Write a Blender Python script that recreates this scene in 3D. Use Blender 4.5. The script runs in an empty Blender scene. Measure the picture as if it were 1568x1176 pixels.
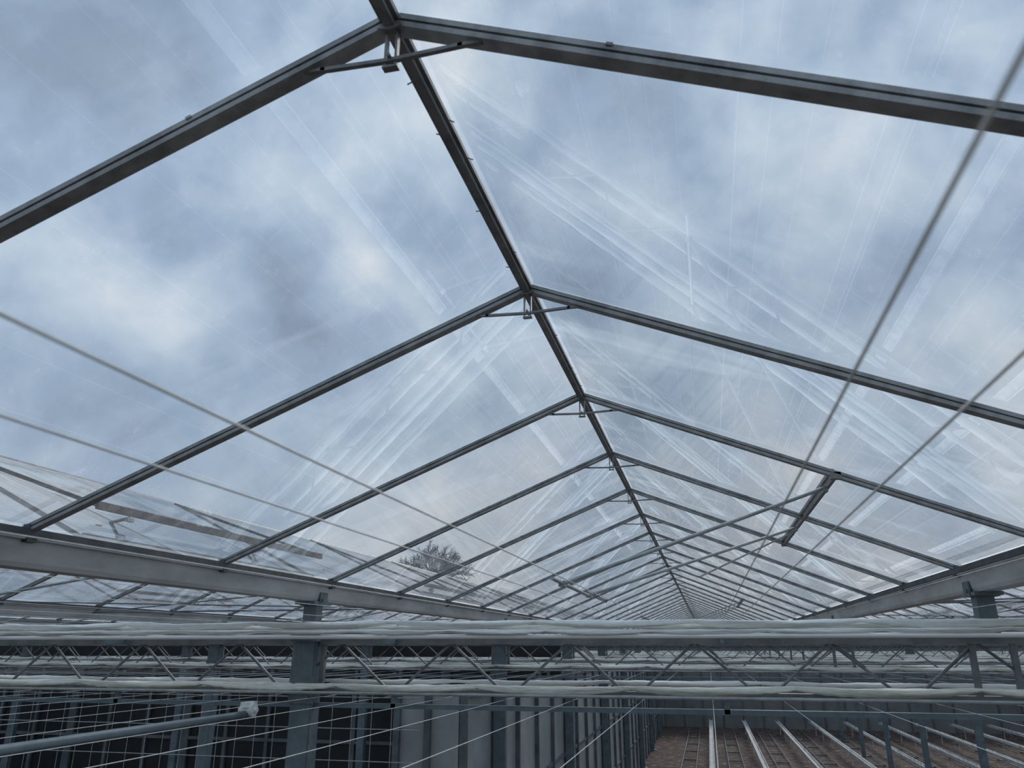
import bpy, math, random
from mathutils import Vector, Matrix
random.seed(7)
H=4.0
S=bpy.context.scene
try: S.view_settings.view_transform='Standard'
except Exception: pass
try: S.cycles.transparent_max_bounces=32
except Exception: pass
TH=math.radians(18.84); YAW=math.radians(13.6); F=1178.0
def pixdir(x,y):
    r=x-784; u=588-y
    f=F*math.cos(TH)-u*math.sin(TH); h=F*math.sin(TH)+u*math.cos(TH)
    return Vector((r*math.cos(YAW)-f*math.sin(YAW), r*math.sin(YAW)+f*math.cos(YAW), h)).normalized()

# ---------------------------------------------------------------- materials
def newmat(n):
    m=bpy.data.materials.new(n); m.use_nodes=True
    nt=m.node_tree; nt.nodes.clear()
    return m,nt
def N(nt,t,**k):
    n=nt.nodes.new(t)
    for a,b in k.items(): setattr(n,a,b)
    return n
def metal(name,c1,c2,rough=.5,metallic=.4,scale=8,bump=0.0,stretch=(1,1,1)):
    m,nt=newmat(name)
    o=N(nt,'ShaderNodeOutputMaterial'); b=N(nt,'ShaderNodeBsdfPrincipled')
    tc=N(nt,'ShaderNodeTexCoord'); mp=N(nt,'ShaderNodeMapping'); mp.inputs['Scale'].default_value=stretch
    no=N(nt,'ShaderNodeTexNoise'); no.inputs['Scale'].default_value=scale; no.inputs['Detail'].default_value=6; no.inputs['Roughness'].default_value=.62
    r=N(nt,'ShaderNodeValToRGB'); r.color_ramp.elements[0].position=.35; r.color_ramp.elements[1].position=.65
    r.color_ramp.elements[0].color=(*c1,1); r.color_ramp.elements[1].color=(*c2,1)
    L=nt.links.new
    L(tc.outputs['Object'],mp.inputs[0]); L(mp.outputs[0],no.inputs['Vector']); L(no.outputs[0],r.inputs[0]); L(r.outputs[0],b.inputs['Base Color'])
    b.inputs['Roughness'].default_value=rough; b.inputs['Metallic'].default_value=metallic
    if bump:
        bp=N(nt,'ShaderNodeBump'); bp.inputs['Strength'].default_value=bump; bp.inputs['Distance'].default_value=.01
        L(no.outputs[0],bp.inputs['Height']); L(bp.outputs[0],b.inputs['Normal'])
    L(b.outputs[0],o.inputs[0])
    return m
M_bar=metal('aluminium_bar',(.21,.215,.22),(.40,.405,.41),.42,.25,14)
M_ridge=metal('ridge_alu',(.17,.175,.18),(.30,.305,.31),.45,.2,14)
M_gut=metal('gutter_galv',(.44,.45,.45),(.68,.69,.685),.5,.15,6,stretch=(1,.3,1))
M_gutd=metal('gutter_lip',(.05,.055,.06),(.11,.12,.125),.6,.2,6)
M_col=metal('column_galv',(.10,.135,.155),(.17,.21,.23),.5,.2,7)
M_truss=metal('truss_galv',(.30,.32,.32),(.46,.48,.48),.5,.2,9)
M_tdark=metal('truss_diag',(.13,.145,.15),(.22,.235,.24),.5,.25,9)
M_pipe=metal('blue_pipe',(.13,.18,.21),(.19,.25,.29),.45,.2,9)
M_fab=metal('screen_fabric',(.78,.78,.74),(.96,.96,.93),.85,0,22,.7,(.6,3,6))
M_fab2=metal('screen_fabric_cream',(.66,.66,.57),(.93,.93,.84),.85,0,18,.7,(.6,3,6))
M_wire=metal('screen_wire',(.6,.62,.6),(.8,.82,.8),.6,0,30)
M_mesh=metal('mesh_wire',(.25,.27,.27),(.4,.42,.42),.6,0,30)
M_white=metal('white_paint',(.80,.81,.79),(.94,.94,.92),.6,0,3)
M_grow=metal('grow_gutter_white',(.42,.40,.37),(.82,.81,.79),.7,0,5)
M_dark=metal('dark_cladding',(.005,.006,.008),(.014,.017,.02),.5,0,2)
M_panel=metal('panel_grey',(.25,.27,.27),(.36,.38,.38),.7,0,1.5)
M_end=metal('end_cladding',(.17,.18,.17),(.25,.26,.25),.8,0,.8)
M_post=metal('post_grey',(.22,.24,.25),(.33,.36,.37),.6,.2,3)
M_dpost=metal('post_dark',(.09,.105,.115),(.16,.18,.19),.6,.2,3)
M_vent=metal('vent_frame',(.05,.047,.042),(.13,.12,.105),.6,.1,20)
M_bark=metal('bark',(.012,.010,.009),(.025,.022,.02),.9,0,5)

def soil():
    m,nt=newmat('soil_floor'); L=nt.links.new
    o=N(nt,'ShaderNodeOutputMaterial'); b=N(nt,'ShaderNodeBsdfPrincipled'); b.inputs['Roughness'].default_value=.9
    tc=N(nt,'ShaderNodeTexCoord'); n1=N(nt,'ShaderNodeTexNoise'); n1.inputs['Scale'].default_value=2.6; n1.inputs['Detail'].default_value=9; n1.inputs['Roughness'].default_value=.85
    r=N(nt,'ShaderNodeValToRGB'); cr=r.color_ramp
    cr.elements[0].position=.38; cr.elements[0].color=(.012,.009,.008,1)
    cr.elements[1].position=.66; cr.elements[1].color=(.75,.71,.66,1)
    e=cr.elements.new(.5); e.color=(.085,.048,.036,1)
    e=cr.elements.new(.58); e.color=(.20,.125,.095,1)
    L(tc.outputs['Object'],n1.inputs['Vector']); L(n1.outputs[0],r.inputs[0]); L(r.outputs[0],b.inputs['Base Color']); L(b.outputs[0],o.inputs[0])
    return m
M_soil=soil()
M_field=metal('grass_field',(.03,.045,.02),(.07,.09,.04),.95,0,.4)

def glass():
    m,nt=newmat('roof_glass'); L=nt.links.new
    def mth(op,a,b_=None,c=None,clamp=False):
        n=N(nt,'ShaderNodeMath',operation=op); n.use_clamp=clamp
        for i,v in enumerate((a,b_,c)):
            if v is None: continue
            if isinstance(v,(int,float)): n.inputs[i].default_value=v
            else: L(v,n.inputs[i])
        return n.outputs[0]
    o=N(nt,'ShaderNodeOutputMaterial')
    tr=N(nt,'ShaderNodeBsdfTransparent'); tr.inputs[0].default_value=(.975,.985,.985,1)
    gl=N(nt,'ShaderNodeBsdfGlossy'); gl.inputs['Roughness'].default_value=.0; gl.inputs[0].default_value=(1,1,1,1)
    geo=N(nt,'ShaderNodeNewGeometry')
    lw=N(nt,'ShaderNodeVectorMath',operation='DOT_PRODUCT')
    L(geo.outputs['Normal'],lw.inputs[0]); L(geo.outputs['Incoming'],lw.inputs[1])
    ab=mth('ABSOLUTE',lw.outputs['Value'])
    fres=mth('MULTIPLY_ADD',mth('POWER',mth('SUBTRACT',1.0,ab),2.8),.80,.13)
    mx=N(nt,'ShaderNodeMixShader'); L(fres,mx.inputs[0]); L(tr.outputs[0],mx.inputs[1]); L(gl.outputs[0],mx.inputs[2])
    tc=N(nt,'ShaderNodeTexCoord')
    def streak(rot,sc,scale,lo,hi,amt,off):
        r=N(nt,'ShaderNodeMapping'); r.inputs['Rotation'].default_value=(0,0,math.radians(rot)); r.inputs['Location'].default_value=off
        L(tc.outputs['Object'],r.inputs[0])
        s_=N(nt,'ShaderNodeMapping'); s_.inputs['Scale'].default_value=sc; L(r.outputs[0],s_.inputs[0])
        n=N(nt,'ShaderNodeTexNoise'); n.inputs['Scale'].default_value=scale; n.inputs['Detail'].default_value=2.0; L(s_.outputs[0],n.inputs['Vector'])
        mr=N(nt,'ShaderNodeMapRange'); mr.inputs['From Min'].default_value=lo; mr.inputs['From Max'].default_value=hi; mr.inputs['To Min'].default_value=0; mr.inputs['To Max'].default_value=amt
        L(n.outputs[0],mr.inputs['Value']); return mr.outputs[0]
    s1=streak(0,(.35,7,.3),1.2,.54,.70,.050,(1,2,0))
    s2=streak(24,(.5,4,.3),1.1,.57,.65,.035,(4,1,0))  # slanted and crosswise streaks paint structure reflections into the glass as pale film
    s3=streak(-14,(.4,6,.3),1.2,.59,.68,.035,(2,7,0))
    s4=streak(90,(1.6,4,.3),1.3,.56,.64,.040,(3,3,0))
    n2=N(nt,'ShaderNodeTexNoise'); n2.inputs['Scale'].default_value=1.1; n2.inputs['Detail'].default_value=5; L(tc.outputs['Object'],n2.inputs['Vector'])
    patch=N(nt,'ShaderNodeMapRange'); patch.inputs['From Min'].default_value=.42; patch.inputs['From Max'].default_value=.62; patch.inputs['To Min'].default_value=.15; patch.inputs['To Max'].default_value=1.4; L(n2.outputs[0],patch.inputs['Value'])  # uneven strength for the run marks and the painted reflections
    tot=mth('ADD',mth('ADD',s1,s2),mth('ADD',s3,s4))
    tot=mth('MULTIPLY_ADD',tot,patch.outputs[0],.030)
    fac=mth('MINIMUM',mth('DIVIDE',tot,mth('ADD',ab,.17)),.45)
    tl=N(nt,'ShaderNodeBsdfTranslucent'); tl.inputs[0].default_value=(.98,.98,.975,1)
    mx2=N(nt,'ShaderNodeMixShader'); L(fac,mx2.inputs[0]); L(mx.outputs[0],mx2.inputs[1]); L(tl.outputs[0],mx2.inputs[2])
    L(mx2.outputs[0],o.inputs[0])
    return m
M_glass=glass()

# ---------------------------------------------------------------- mesh builder
class MB:
    def __init__(s): s.v=[]; s.f=[]; s.m=[]
    def prism(s,p0,p1,prof,up=(0,0,1),mi=0,caps=True):
        p0=Vector(p0);p1=Vector(p1); d=(p1-p0).normalized(); up=Vector(up)
        if abs(d.dot(up))>.99: up=Vector((0,1,0))
        side=d.cross(up).normalized(); u=side.cross(d).normalized()
        b=len(s.v); n=len(prof)
        for p in (p0,p1):
            for a,c in prof: s.v.append(p+side*a+u*c)
        for i in range(n):
            j=(i+1)%n; s.f.append((b+i,b+j,b+n+j,b+n+i)); s.m.append(mi)
        if caps:
            s.f.append(tuple(range(b+n-1,b-1,-1))); s.m.append(mi)
            s.f.append(tuple(range(b+n,b+2*n))); s.m.append(mi)
    def box(s,p0,p1,w,h,up=(0,0,1),mi=0,oz=0):
        s.prism(p0,p1,[(-w/2,-h/2+oz),(w/2,-h/2+oz),(w/2,h/2+oz),(-w/2,h/2+oz)],up,mi)
    def rod(s,p0,p1,r,n=8,mi=0,r2=None):
        p0=Vector(p0);p1=Vector(p1); d=(p1-p0).normalized(); up=Vector((0,0,1)) if abs(d.z)<.95 else Vector((0,1,0))
        side=d.cross(up).normalized(); u=side.cross(d); b=len(s.v)
        for p,rr in ((p0,r),(p1,r if r2 is None else r2)):
            for i in range(n):
                a=2*math.pi*i/n; s.v.append(p+side*math.cos(a)*rr+u*math.sin(a)*rr)
        for i in range(n):
            j=(i+1)%n; s.f.append((b+i,b+j,b+n+j,b+n+i)); s.m.append(mi)
        s.f.append(tuple(range(b+n-1,b-1,-1))); s.m.append(mi); s.f.append(tuple(range(b+n,b+2*n))); s.m.append(mi)
    def quad(s,a,b_,c,d,mi=0):
        b=len(s.v); s.v+= [Vector(a),Vector(b_),Vector(c),Vector(d)]; s.f.append((b,b+1,b+2,b+3)); s.m.append(mi)
    def tube(s,pts,rads,n=12,mi=0,ph=0.0):
        b=len(s.v)
        for k,p in enumerate(pts):
            p=Vector(p); q=Vector(pts[min(k+1,len(pts)-1)])-Vector(pts[max(k-1,0)]); q.normalize()
            up=Vector((0,0,1)); side=q.cross(up).normalized(); u=side.cross(q)
            for i in range(n):
                a=2*math.pi*i/n
                cr=1+.20*math.sin(a*3+k*.16+ph+1.2*math.sin(k*.11))+.09*math.sin(a*5-k*.37)
                s.v.append(p+side*math.cos(a)*rads[k]*1.3*cr+u*math.sin(a)*rads[k]*cr)
        for k in range(len(pts)-1):
            for i in range(n):
                j=(i+1)%n; s.f.append((b+k*n+i,b+k*n+j,b+(k+1)*n+j,b+(k+1)*n+i)); s.m.append(mi)
    def obj(s,name,mats,parent=None,smooth=False,loc=(0,0,0)):
        me=bpy.data.meshes.new(name); me.from_pydata([tuple(v) for v in s.v],[],s.f)
        for m in mats: me.materials.append(m)
        for i,p in enumerate(me.polygons): p.material_index=s.m[i]; p.use_smooth=smooth
        me.update()
        o=bpy.data.objects.new(name,me); S.collection.objects.link(o); o.location=loc
        if parent: o.parent=parent
        return o
def empty(name):
    e=bpy.data.objects.new(name,None); S.collection.objects.link(e); return e
def inst(o,name,loc,parent=None):
    c=bpy.data.objects.new(name,o.data); c.location=loc; S.collection.objects.link(c)
    if parent: c.parent=parent
    return c

# ---------------------------------------------------------------- roof
RX=-.525; GX=-2.525; ZR=H+1.206; ZG=H+.398; SL=(ZR-ZG)/2.0
BY0=1.149; DB=1.255
bars=[BY0+DB*k for k in range(-3,36)]
Y0=bars[0]; Y1=bars[-1]
SPANS=range(-5,5)
barprof=[(-.018,-.026),(.018,-.026),(.018,-.014),(.011,-.014),(.011,-.010),(.020,-.010),(.020,.002),(-.020,.002),(-.020,-.010),(-.011,-.010),(-.011,-.014),(-.018,-.014)]
for i in SPANS:
    roof=empty('greenhouse_roof_span')
    rx=RX+4*i
    mb=MB()
    mb.prism((rx,Y0,ZR),(rx,Y1,ZR),[(-.011,-.034),(.011,-.034),(.011,-.020),(.020,-.022),(.022,-.014),(.0,.010),(-.022,-.014),(-.020,-.022),(-.011,-.020)],mi=0)
    rr=random.Random(i+50)
    for q in range(160):
        y=rr.uniform(Y0,22); sx=rr.choice((-1,1)); mb.box((rx+sx*.018,y,ZR-.02),(rx+sx*rr.uniform(.024,.032),y+rr.uniform(-.01,.01),ZR-.022),.0025,.002)
    mb.obj('ridge_beam',[M_ridge],roof)
    mb=MB()
    for sgn in (-1,1):
        for y in bars:
            mb.prism((rx+sgn*.02,y,ZR-.02*SL),(rx+sgn*1.94,y,ZR-1.94*SL),barprof)
            rr=random.Random(int(y*100)+i)
            if rr.random()<.6:
                for q in range(2):
                    dx=rr.uniform(.3,1.6); mb.box((rx+sgn*dx,y-.02,ZR-dx*SL),(rx+sgn*(dx+.012),y-.02,ZR-(dx+.012)*SL),.006,.006)
    mb.obj('glazing_bars',[M_bar],roof)
    mb=MB()
    for sgn in (-1,1):
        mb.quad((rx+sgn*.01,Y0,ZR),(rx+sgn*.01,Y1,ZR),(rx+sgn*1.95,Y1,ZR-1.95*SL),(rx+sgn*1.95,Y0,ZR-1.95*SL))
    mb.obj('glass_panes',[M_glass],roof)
    mb=MB()
    for y in bars:
        zt=ZR-.108
        mb.box((rx-.184,y-.005,ZR-.184*SL-.025),(rx-.14,y-.005,zt+.006),.010,.008)
        mb.box((rx-.15,y-.005,zt+.006),(rx+.0,y-.005,zt),.010,.008)
        mb.box((rx+.0,y-.005,zt),(rx+.15,y-.005,zt+.006),.010,.008)
        mb.box((rx+.14,y-.005,zt+.006),(rx+.19,y-.005,ZR-.19*SL-.025),.010,.008)
        mb.box((rx-.011,y,ZR-.03),(rx-.011,y,zt-.012),.005,.012,up=(0,1,0))
        mb.box((rx+.011,y,ZR-.03),(rx+.011,y,zt-.012),.005,.012,up=(0,1,0))
        mb.box((rx-.016,y,zt-.014),(rx+.016,y,zt-.014),.016,.005)
        mb.rod((rx,y-.018,zt+.005),(rx,y+.018,zt+.005),.0045)
        mb.prism((rx,y-.016,ZR-.03),(rx,y-.020,ZR-.03),[(-.026,-.006),(0,-.012),(.026,-.006),(.02,.004),(0,.012),(-.02,.004)],mi=0)
    mb.obj('ridge_braces',[M_ridge],roof)

# gutters
for i in range(-5,6):
    gx=GX+4*i
    g=empty('roof_gutter')
    mb=MB()
    W=.085
    mb.prism((gx,Y0,ZG),(gx,Y1,ZG),[(-.05,-.118),(.05,-.118),(.058,-.10),(W-.01,-.02),(W+.01,-.02),(W+.01,-.008),(W-.02,-.008),(.045,-.10),(-.045,-.10),(-W+.02,-.008),(-W-.01,-.008),(-W-.01,-.02),(-W+.01,-.02),(-.058,-.10)],mi=0)
    mb.obj('gutter_channel',[M_gut],g)
    mb=MB()
    for s in (-1,1):
        mb.box((gx+s*.088,Y0,ZG+.004),(gx+s*.088,Y1,ZG+.004),.03,.03)
        for y in bars:
            mb.box((gx+s*.085,y,ZG-.03),(gx+s*.085,y,ZG+.035),.03,.045,up=(0,1,0))
    mb.obj('gutter_edge_profile',[M_gutd],g)
    mb=MB()
    yy=4.84-5
    while yy<Y1:
        mb.box((gx,yy-.12,ZG-.128),(gx,yy+.12,ZG-.128),.14,.02)
        mb.box((gx,yy,ZG-.13),(gx,yy,H+.06),.09,.09,up=(0,1,0))
        mb.box((gx-.07,yy-.05,ZG-.10),(gx-.07,yy+.05,ZG-.10),.01,.08)
        mb.box((gx+.07,yy-.05,ZG-.10),(gx+.07,yy+.05,ZG-.10),.01,.08)
        mb.rod((gx-.085,yy-.02,ZG-.11),(gx-.06,yy-.02,ZG-.11),.012)
        mb.rod((gx+.06,yy-.02,ZG-.11),(gx+.085,yy-.02,ZG-.11),.012)
        yy+=5
    mb.obj('gutter_supports',[M_col],g)

# columns
cb=MB()
w=.13
cb.box((0,0,0),(0,0,H+.05),w,w,up=(0,1,0))
cb.box((-w/2-.004,-.05,0),(-w/2-.004,-.05,H+.05),.012,.02,up=(0,1,0))
cb.box((w/2+.004,-.05,0),(w/2+.004,-.05,H+.05),.012,.02,up=(0,1,0))
cb.box((0,0,0),(0,0,.03),.3,.3,up=(0,1,0))
cb.box((0,0,H+.03),(0,0,H+.06),.18,.18,up=(0,1,0))
cb.box((0,-.07,H-.34),(0,-.07,H-.18),.17,.012,up=(0,1,0))
cb.rod((-.05,-.09,H-.22),(-.05,-.07,H-.22),.01); cb.rod((.05,-.09,H-.30),(.05,-.07,H-.30),.01)
first=None
colx=[-18.525,-14.525,-10.525,-6.525,-2.525,5.475,13.475]
NB=8
for cx in colx:
    for k in range(-1,NB):
        if first is None: first=cb.obj('support_column',[M_col],loc=(cx,4.84+5*k,0))
        else: inst(first,'support_column',(cx,4.84+5*k,0))

# ---------------------------------------------------------------- lattice trusses (along X)
X0,X1=-22.4,17.4
tm=MB()
zt=H+.030; zb=H-.265
tm.box((X0,0,zt),(X1,0,zt),.05,.035,mi=1)
tm.box((X0,0,zb),(X1,0,zb),.05,.035,mi=1)
P=.74
nn=int((X1-X0)/P)
for k in range(nn):
    a=X0+k*P+.12
    tm.rod((a,0,zt-.01),(a+P/2-.04,0,zb+.01),.009,6,1)
    tm.rod((a+P/2+.04,0,zb+.01),(a+P,0,zt-.01),.009,6,1)
for i in range(-4,6):
    gx=GX+4*i
    if gx>X1: continue
    tm.box((gx-.1,0,zb),(gx-.1,0,zt),.03,.03,up=(0,1,0),mi=1)
    tm.box((gx+.1,0,zb),(gx+.1,0,zt),.03,.03,up=(0,1,0),mi=1)
ys=[4.84+5*k for k in range(-1,NB)]
ft=None
for y in ys:
    if ft is None: ft=tm.obj('lattice_truss',[M_truss,M_tdark],loc=(0,y,0))
    else: inst(ft,'lattice_truss',(0,y,0))

def bundle(mb,y,z,r,per,sag,ph,mi,seed):
    rnd=random.Random(seed)
    pts=[];rs=[]
    n=int((X1-X0)/.04)
    nz=[rnd.uniform(-1,1) for _ in range(n+3)]
    for k in range(n+1):
        xx=X0+k*.04
        c=abs(math.sin(math.pi*(xx/per+ph+.05*math.sin(xx*.7))))**.6
        pts.append((xx,y+.01*math.sin(xx*1.7+ph),z-sag*c+.0015*nz[k]+.005*math.sin(xx*.9+seed)))
        rs.append(r*(.42+.68*c+.07*nz[k+1]))
    mb.tube(pts,rs,12,mi,seed)
bs=[]
for v in range(3):
    b=MB()
    bundle(b,-.17,H+.140,.020,.93,.020,.1*v,0,1+v*9)
    bundle(b,-.20,H+.092,.014,.62,.012,.3+.2*v,0,2+v*9)
    bundle(b,.12,H+.125,.018,.93,.014,.5,1,3+v*9)
    bundle(b,-.09,H-.220,.022,.93,.022,.2+.3*v,1,4+v*9)
    bundle(b,.14,H-.205,.018,.93,.014,.7,0,5+v*9)
    bs.append(b)
bo=[None]*3
for k,y in enumerate(ys):
    v=k%3
    if bo[v] is None: bo[v]=bs[v].obj('gathered_energy_screen',[M_fab,M_fab2],smooth=True,loc=(0,y,0))
    else: inst(bo[v],'gathered_energy_screen',(0,y,0))
pm=MB()
pm.rod((X0,-.20,H+.055),(X1,-.20,H+.055),.012,8,2)
pm.rod((X0,.09,H+.085),(X1,.09,H+.085),.010,8,0)
pm.rod((X0,-.12,H-.272),(X1,-.12,H-.272),.010,8,0)
pm.box((X0,.0,H-.35),(X1,.0,H-.35),.03,.028,mi=1)
for i in range(int((X1-X0)/2)):
    xx=X0+2*i+.475
    pm.box((xx,-.20,H+.035),(xx,.0,H+.035),.02,.04,mi=1)
    pm.box((xx,0,H-.28),(xx,0,H-.36),.03,.03,up=(0,1,0),mi=1)
fp=None
for y in ys:
    if fp is None: fp=pm.obj('screen_drive_tube',[M_truss,M_pipe,M_white],loc=(0,y,0))
    else: inst(fp,'screen_drive_tube',(0,y,0))

# ---------------------------------------------------------------- wires (along Y)
YE=Y1-.15
wm=MB()
for X,hh in ((-.46,.15),(-.316,.15),(.0935,.15),(.177,.15)):
    wm.rod((X,-2.5,H+hh),(X,YE,H+hh),.0012,6)
for X in [-22+.5*k for k in range(79)]:
    if -.9<X<.45: continue
    wm.rod((X+.06,-2.5,H+.15),(X+.06,YE,H+.15),.0009,4)
wm.obj('screen_support_wires',[M_wire])
wm=MB()
for X in [-22+.4*k for k in range(98)]:
    wm.rod((X,-2.5,H-.30),(X,15.4 if X<-2.7 else YE,H-.30),.0012,4)
wm.obj('lower_screen_wires',[M_wire])

dp=empty('screen_drive_pipe')
mb=MB(); mb.rod((-2.72,-2,H-.385),(-2.72,4.55,H-.385),.022,12)
mb.obj('tube',[M_pipe],dp,True)
mb=MB()
mb.rod((-2.76,4.5,H-.36),(-2.68,4.5,H-.36),.04,16); mb.box((-2.72,4.44,H-.33),(-2.72,4.56,H-.33),.04,.03)
mb.rod((-2.78,4.5,H-.36),(-2.66,4.5,H-.36),.015,10)
mb.obj('pulley',[M_white],dp)

# ---------------------------------------------------------------- roof vents
def slope_pt(rx,sgn,dx,y,lift=0): return Vector((rx+sgn*dx,y,ZR-dx*SL+lift))
def vent(rx,sgn,ya,yb,dx,lift,rods=True):
    e=empty('roof_vent')
    mb=MB()
    a=Vector((rx+sgn*.05,ya,ZR-.02)); b=Vector((rx+sgn*.05,yb,ZR-.02))
    c=slope_pt(rx,sgn,dx,yb,lift); d=slope_pt(rx,sgn,dx,ya,lift)
    if lift>.005: mb.box(a,d,.018,.02); mb.box(b,c,.018,.02)
    mb.box(d,c,.02,.018 if lift<.005 else .040)
    d2=slope_pt(rx,sgn,dx+.012,ya,-.02); c2=slope_pt(rx,sgn,dx+.012,yb,-.02)
    mb.box(d2,c2,.018,.018)
    for q in (d2,c2): mb.box(q+Vector((0,-.02,.0)),q+Vector((0,.02,.0)),.045,.03)
    mb.obj('frame',[M_vent if lift>.005 else M_ridge],e)
    if rods:
        r=MB()
        L=ya
        for yo,y2 in ((.25,-.1),(1.6,.75)):
            p=Vector((rx+sgn*(dx),L+yo,ZR-dx*SL-.03+lift)); q=Vector((rx-sgn*.10,L+y2,H+.27))
            r.rod(p,q,.009,8); r.box(p+Vector((0,-.025,-.01)),p+Vector((0,.025,-.01)),.022,.022)
            r.box(q+Vector((0,-.025,0)),q+Vector((0,.025,0)),.03,.025)
        r.rod((rx-sgn*.10,L-.35,H+.275),(rx-sgn*.10,L+.85,H+.265),.009,8)
        r.rod((rx+sgn*dx,L+1.6,ZR-dx*SL-.05+lift),(rx+sgn*dx*.45,L+1.5,H+.42),.006,6)
        r.obj('push_rods',[M_truss],e)
b=lambda k: BY0+DB*k
vent(RX,1,b(2),b(4),1.125,.0)
for k in (10,18,26): vent(RX,1,b(k),b(k+2),1.125,.0)
for k in (8,16,24): vent(RX,-1,b(k),b(k+2),1.125,.0,False)
for i in (-1,-2,-3,1,2):
    for k in (-2,2,6,10,14,22):
        vent(RX+4*i,1,b(k)-.3,b(k+2)-.3,1.5,.055+.02*(k%3),k%4==2)

for i in (-1,-2,-3,1,2):
    mb=MB(); rx=RX+4*i
    for k in range(0,NB):
        y=4.84+5*(k-1)
        mb.rod((rx-1.9,y,ZG-.05),(rx+1.9,y+2.5,ZG-.05),.006,6); mb.rod((rx+1.9,y,ZG-.05),(rx-1.9,y+2.5,ZG-.05),.006,6)
        mb.rod((rx-1.9,y+2.5,ZG-.05),(rx+1.9,y+2.5,ZG-.05),.009,6)
    mb.obj('wind_bracing',[M_tdark])

# ---------------------------------------------------------------- shell
mb=MB(); mb.quad((-22.5,Y0,0),(17.5,Y0,0),(17.5,Y1,0),(-22.5,Y1,0)); mb.obj('floor',[M_soil])
mb=MB(); mb.quad((-300,-200,-.05),(300,-200,-.05),(300,400,-.05),(-300,400,-.05)); mb.obj('ground_field',[M_field])
e=empty('wall_end')
EP=H+.12
mb=MB(); mb.box((-22.5,Y1,EP/2),(17.5,Y1,EP/2),.08,EP); mb.obj('cladding',[M_end],e)
mb=MB()
x=-22.5
while x<17.6:
    mb.box((x,Y1-.06,0),(x,Y1-.06,H+.4),.07,.07,up=(0,1,0)); x+=1.0
for z in (2.0,3.0,H,H+.38): mb.box((-22.5,Y1-.06,z),(17.5,Y1-.06,z),.06,.06)
for i in SPANS:
    rx=RX+4*i
    for s in (-1,1): mb.box((rx,Y1,ZR),(rx+s*2,Y1,ZG),.06,.06)
    for dx in (-1,0,1): mb.box((rx+dx,Y1,ZG),(rx+dx,Y1,ZR-abs(dx)*SL),.04,.04,up=(0,1,0))
mb.obj('frame',[M_dpost],e)
for nm,xx in (('wall_left',-22.5),('wall_right',17.5)):
    e=empty(nm); ph=H-.05; mb=MB(); mb.box((xx,Y0,ph/2),(xx,Y1,ph/2),.08,ph); mb.obj('plinth',[M_end],e)
    mb=MB(); y=Y0
    while y<Y1+.01:
        mb.box((xx,y,0),(xx,y,ZG-.1),.12,.06,up=(0,1,0)); y+=DB*2
    for z in (1,2.5,ph): mb.box((xx,Y0,z),(xx,Y1,z),.12,.05)
    mb.obj('frame',[M_post],e)
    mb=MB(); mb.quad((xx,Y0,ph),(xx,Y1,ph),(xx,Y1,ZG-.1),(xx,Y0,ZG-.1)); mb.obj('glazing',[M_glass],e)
e=empty('wall_service')
WY=15.6; top=H+.03
mb=MB(); mb.box((-22.3,WY,top/2),(-2.8,WY,top/2),.1,top); mb.obj('dark_cladding',[M_dark],e)
mb=MB()
x=-22.2
k=0
while x<-2.9:
    mb.box((x,WY-.08,0),(x,WY-.08,top-.25),.07 if k%3 else .18,.06,up=(0,1,0)); x+=.95; k+=1
for z in (1.1,2.2,top-.25): mb.box((-22.3,WY-.08,z),(-2.8,WY-.08,z),.05,.06)
mb.obj('posts',[M_dpost],e)
e=empty('wall_partition'); PX=-2.66; pt=H-.50
mb=MB(); mb.box((PX,8.6,pt/2),(PX,Y1-.2,pt/2),.06,pt); mb.box((-3.35,8.6,pt/2),(PX,8.6,pt/2),.06,pt)
mb.obj('panels',[M_panel],e)
mb=MB()
y=8.6
while y<Y1-.3:
    mb.box((PX+.05,y,0),(PX+.05,y,pt),.05,.08,up=(1,0,0)); y+=1.25
for z in (1.0,2.2,pt): mb.box((PX+.05,8.6,z),(PX+.05,Y1-.3,z),.04,.06)
for xx in (-3.35,-3.0): mb.box((xx,8.54,0),(xx,8.54,pt),.07,.05,up=(0,1,0))
mb.obj('trim_posts',[M_dpost],e)

# crop rows
rm=MB()
rm.prism((0,1,.45),(0,Y1-1,.45),[(-.07,-.05),(.07,-.05),(.085,.05),(.065,.05),(.06,-.02),(-.06,-.02),(-.065,.05),(-.085,.05)])
y=2
while y<Y1-1:
    rm.rod((0,y,0),(0,y,.42),.015,6); y+=2.5
fr=None
for k in range(11):
    xx=-.17+1.6*k
    if fr is None: fr=rm.obj('growing_gutter',[M_grow],loc=(xx,0,0))
    else: inst(fr,'growing_gutter',(xx,0,0))
rp=MB()
for s in (-.25,.25):
    rp.rod((s,1,.1),(s,Y1-1,.1),.02,8)
y=2
while y<Y1-1: rp.box((-.27,y,.05),(.27,y,.05),.04,.04); y+=2.5
fr=None
for k in range(11):
    xx=-.97+1.6*k
    if fr is None: fr=rp.obj('heating_pipe_rail',[M_dpost],loc=(xx,0,0))
    else: inst(fr,'heating_pipe_rail',(xx,0,0))
hm=MB()
for k in range(26):
    x=-3.2-.22*k
    hm.rod((x,8.0,0),(x,8.0,H-.35),.004,4)
for z in (2.6,2.9,3.2,3.5): hm.rod((-9,8.0,z),(-2.9,8.0,z),.005,4)
hm.obj('wire_mesh_fence',[M_mesh])

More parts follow.
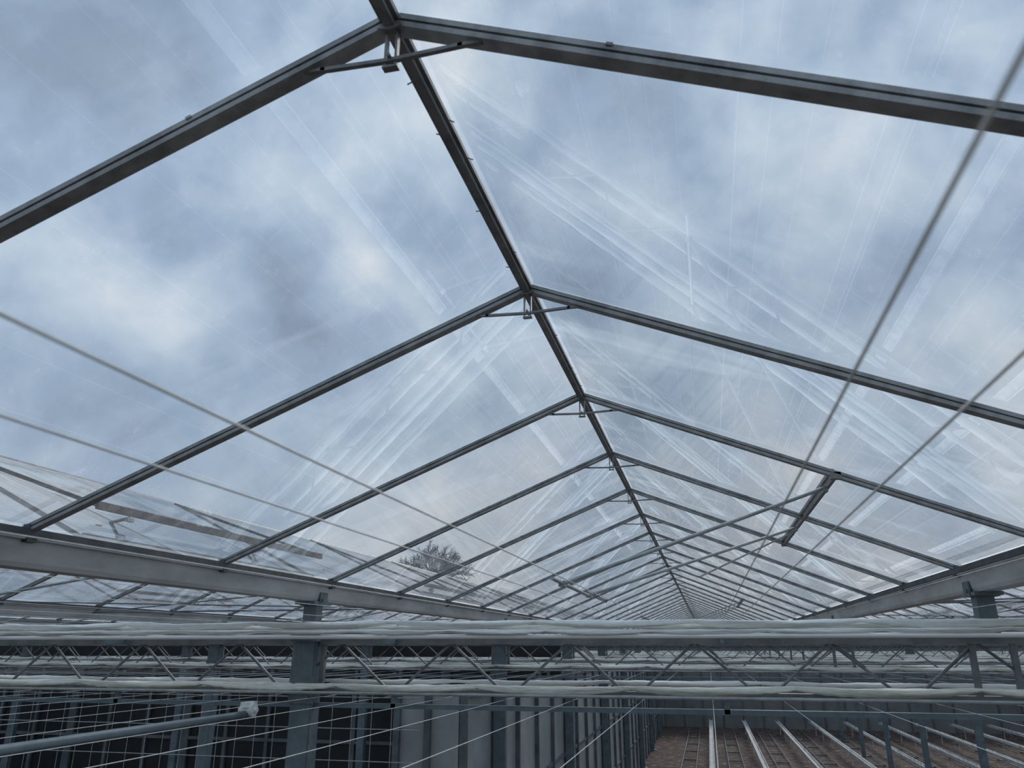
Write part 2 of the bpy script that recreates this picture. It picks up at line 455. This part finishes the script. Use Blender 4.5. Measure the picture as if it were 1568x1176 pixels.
# ---------------------------------------------------------------- bare trees outside
def tree(seed,loc,trunk,l0):
    rnd=random.Random(seed); mb=MB()
    def br(p,d,l,r,dep):
        q=p+d*l; mb.rod(p,q,r,5 if dep>2 else 3,0,r*.7)
        if dep==0: return
        for k in range(3):
            ax=Vector((rnd.uniform(-1,1),rnd.uniform(-1,1),rnd.uniform(-1,1))).normalized()
            nd=(d+ax*.75+Vector((0,0,.03))).normalized()
            br(p+d*l*rnd.uniform(.5,1) if k else q,nd,l*rnd.uniform(.68,.86),max(r*.64,.019),dep-1)
    mb.rod((0,0,0),(0,0,trunk),.30,8,0,.2)
    for k in range(6):
        a=k*1.047+rnd.random()*.6; t=rnd.uniform(.3,1.3)
        br(Vector((0,0,trunk-.1-(k%2)*.5)),Vector((math.cos(a)*t,math.sin(a)*t,1)).normalized(),l0,.13,5)
    return mb.obj('bare_tree',[M_bark],loc=loc)
tree(3,(-21.3,61,0),8.2,1.45)

# ---------------------------------------------------------------- world
W=bpy.data.worlds.new('World'); S.world=W; W.use_nodes=True; nt=W.node_tree; nt.nodes.clear(); L=nt.links.new
out=N(nt,'ShaderNodeOutputWorld'); bg=N(nt,'ShaderNodeBackground'); bg.inputs[1].default_value=1.28
tc=N(nt,'ShaderNodeTexCoord')
def noise(scale,det,rough,off,dist=0,sc=(1,1,1)):
    mp=N(nt,'ShaderNodeMapping'); mp.inputs['Location'].default_value=off; mp.inputs['Scale'].default_value=sc
    n=N(nt,'ShaderNodeTexNoise'); n.inputs['Scale'].default_value=scale; n.inputs['Detail'].default_value=det; n.inputs['Roughness'].default_value=rough; n.inputs['Distortion'].default_value=dist
    L(tc.outputs['Generated'],mp.inputs[0]); L(mp.outputs[0],n.inputs['Vector']); return n.outputs[0]
def math_(op,a,b_=None,c=None):
    m=N(nt,'ShaderNodeMath',operation=op)
    for i,v in enumerate((a,b_,c)):
        if v is None: continue
        if isinstance(v,(int,float)): m.inputs[i].default_value=v
        else: L(v,m.inputs[i])
    return m.outputs[0]
n1=noise(3.0,3,.5,(3.1,1.7,.4),.2); n2=noise(8.5,6,.5,(.3,5.2,2.4),.15)
cl=math_('ADD',math_('MULTIPLY',n1,.45),math_('MULTIPLY',n2,.55))
def lobe(px,py,deg,amp):
    global cl
    d=pixdir(px,py)
    v=N(nt,'ShaderNodeVectorMath',operation='DOT_PRODUCT'); L(tc.outputs['Generated'],v.inputs[0]); v.inputs[1].default_value=d
    k=1/math.radians(deg)**2
    e=math_('EXPONENT',math_('MULTIPLY',math_('SUBTRACT',v.outputs['Value'],1.0),k))
    cl=math_('ADD',cl,math_('MULTIPLY',e,amp))
for a in ((585,430,2.6,.16),(185,470,2.4,.14),(300,510,3,.12),(545,200,2.6,.10),(400,230,3,.07),(120,370,2.5,.06),(1220,215,3,.17),(1330,50,5,.04),(1350,520,4,.04),
          (450,385,3,-.03),(70,130,9,-.01),(120,600,4,-.06),(60,420,3,-.04),(780,300,5,-.05),(950,420,4,-.02),(260,420,2.5,-.05),(1050,150,4,-.02)): lobe(*a)
sp=N(nt,'ShaderNodeSeparateXYZ'); L(tc.outputs['Generated'],sp.inputs[0])
hz=N(nt,'ShaderNodeMapRange'); L(sp.outputs['Z'],hz.inputs['Value']); hz.inputs['From Min'].default_value=.0; hz.inputs['From Max'].default_value=.40; hz.inputs['To Min'].default_value=.20; hz.inputs['To Max'].default_value=0.0
cl=math_('ADD',cl,hz.outputs[0])
r=N(nt,'ShaderNodeValToRGB'); cr=r.color_ramp
cr.elements[0].position=.36; cr.elements[0].color=(.215,.29,.40,1)
cr.elements[1].position=.82; cr.elements[1].color=(.80,.82,.85,1)
e=cr.elements.new(.48); e.color=(.30,.40,.54,1)
e=cr.elements.new(.58); e.color=(.42,.52,.645,1)
e=cr.elements.new(.69); e.color=(.58,.65,.73,1)
L(cl,r.inputs[0]); L(r.outputs[0],bg.inputs[0]); L(bg.outputs[0],out.inputs[0])

sd=pixdir(1220,215)
sl=bpy.data.lights.new('veiled_sun','SUN'); sl.energy=1.8; sl.angle=math.radians(25); sl.color=(1,.97,.92)
so=bpy.data.objects.new('veiled_sun',sl); S.collection.objects.link(so); so.rotation_euler=sd.to_track_quat('Z','Y').to_euler(); so.location=(0,0,20)

# ---------------------------------------------------------------- camera
cd=bpy.data.cameras.new('camera'); cam=bpy.data.objects.new('camera',cd); S.collection.objects.link(cam)
cam.location=(0,0,H); cam.rotation_euler=(math.radians(90)+TH,0,YAW)
cd.sensor_width=36; cd.lens=F/1568*36; cd.clip_start=.01; cd.clip_end=1000
cd.dof.use_dof=True; cd.dof.focus_distance=8; cd.dof.aperture_fstop=9
S.camera=cam
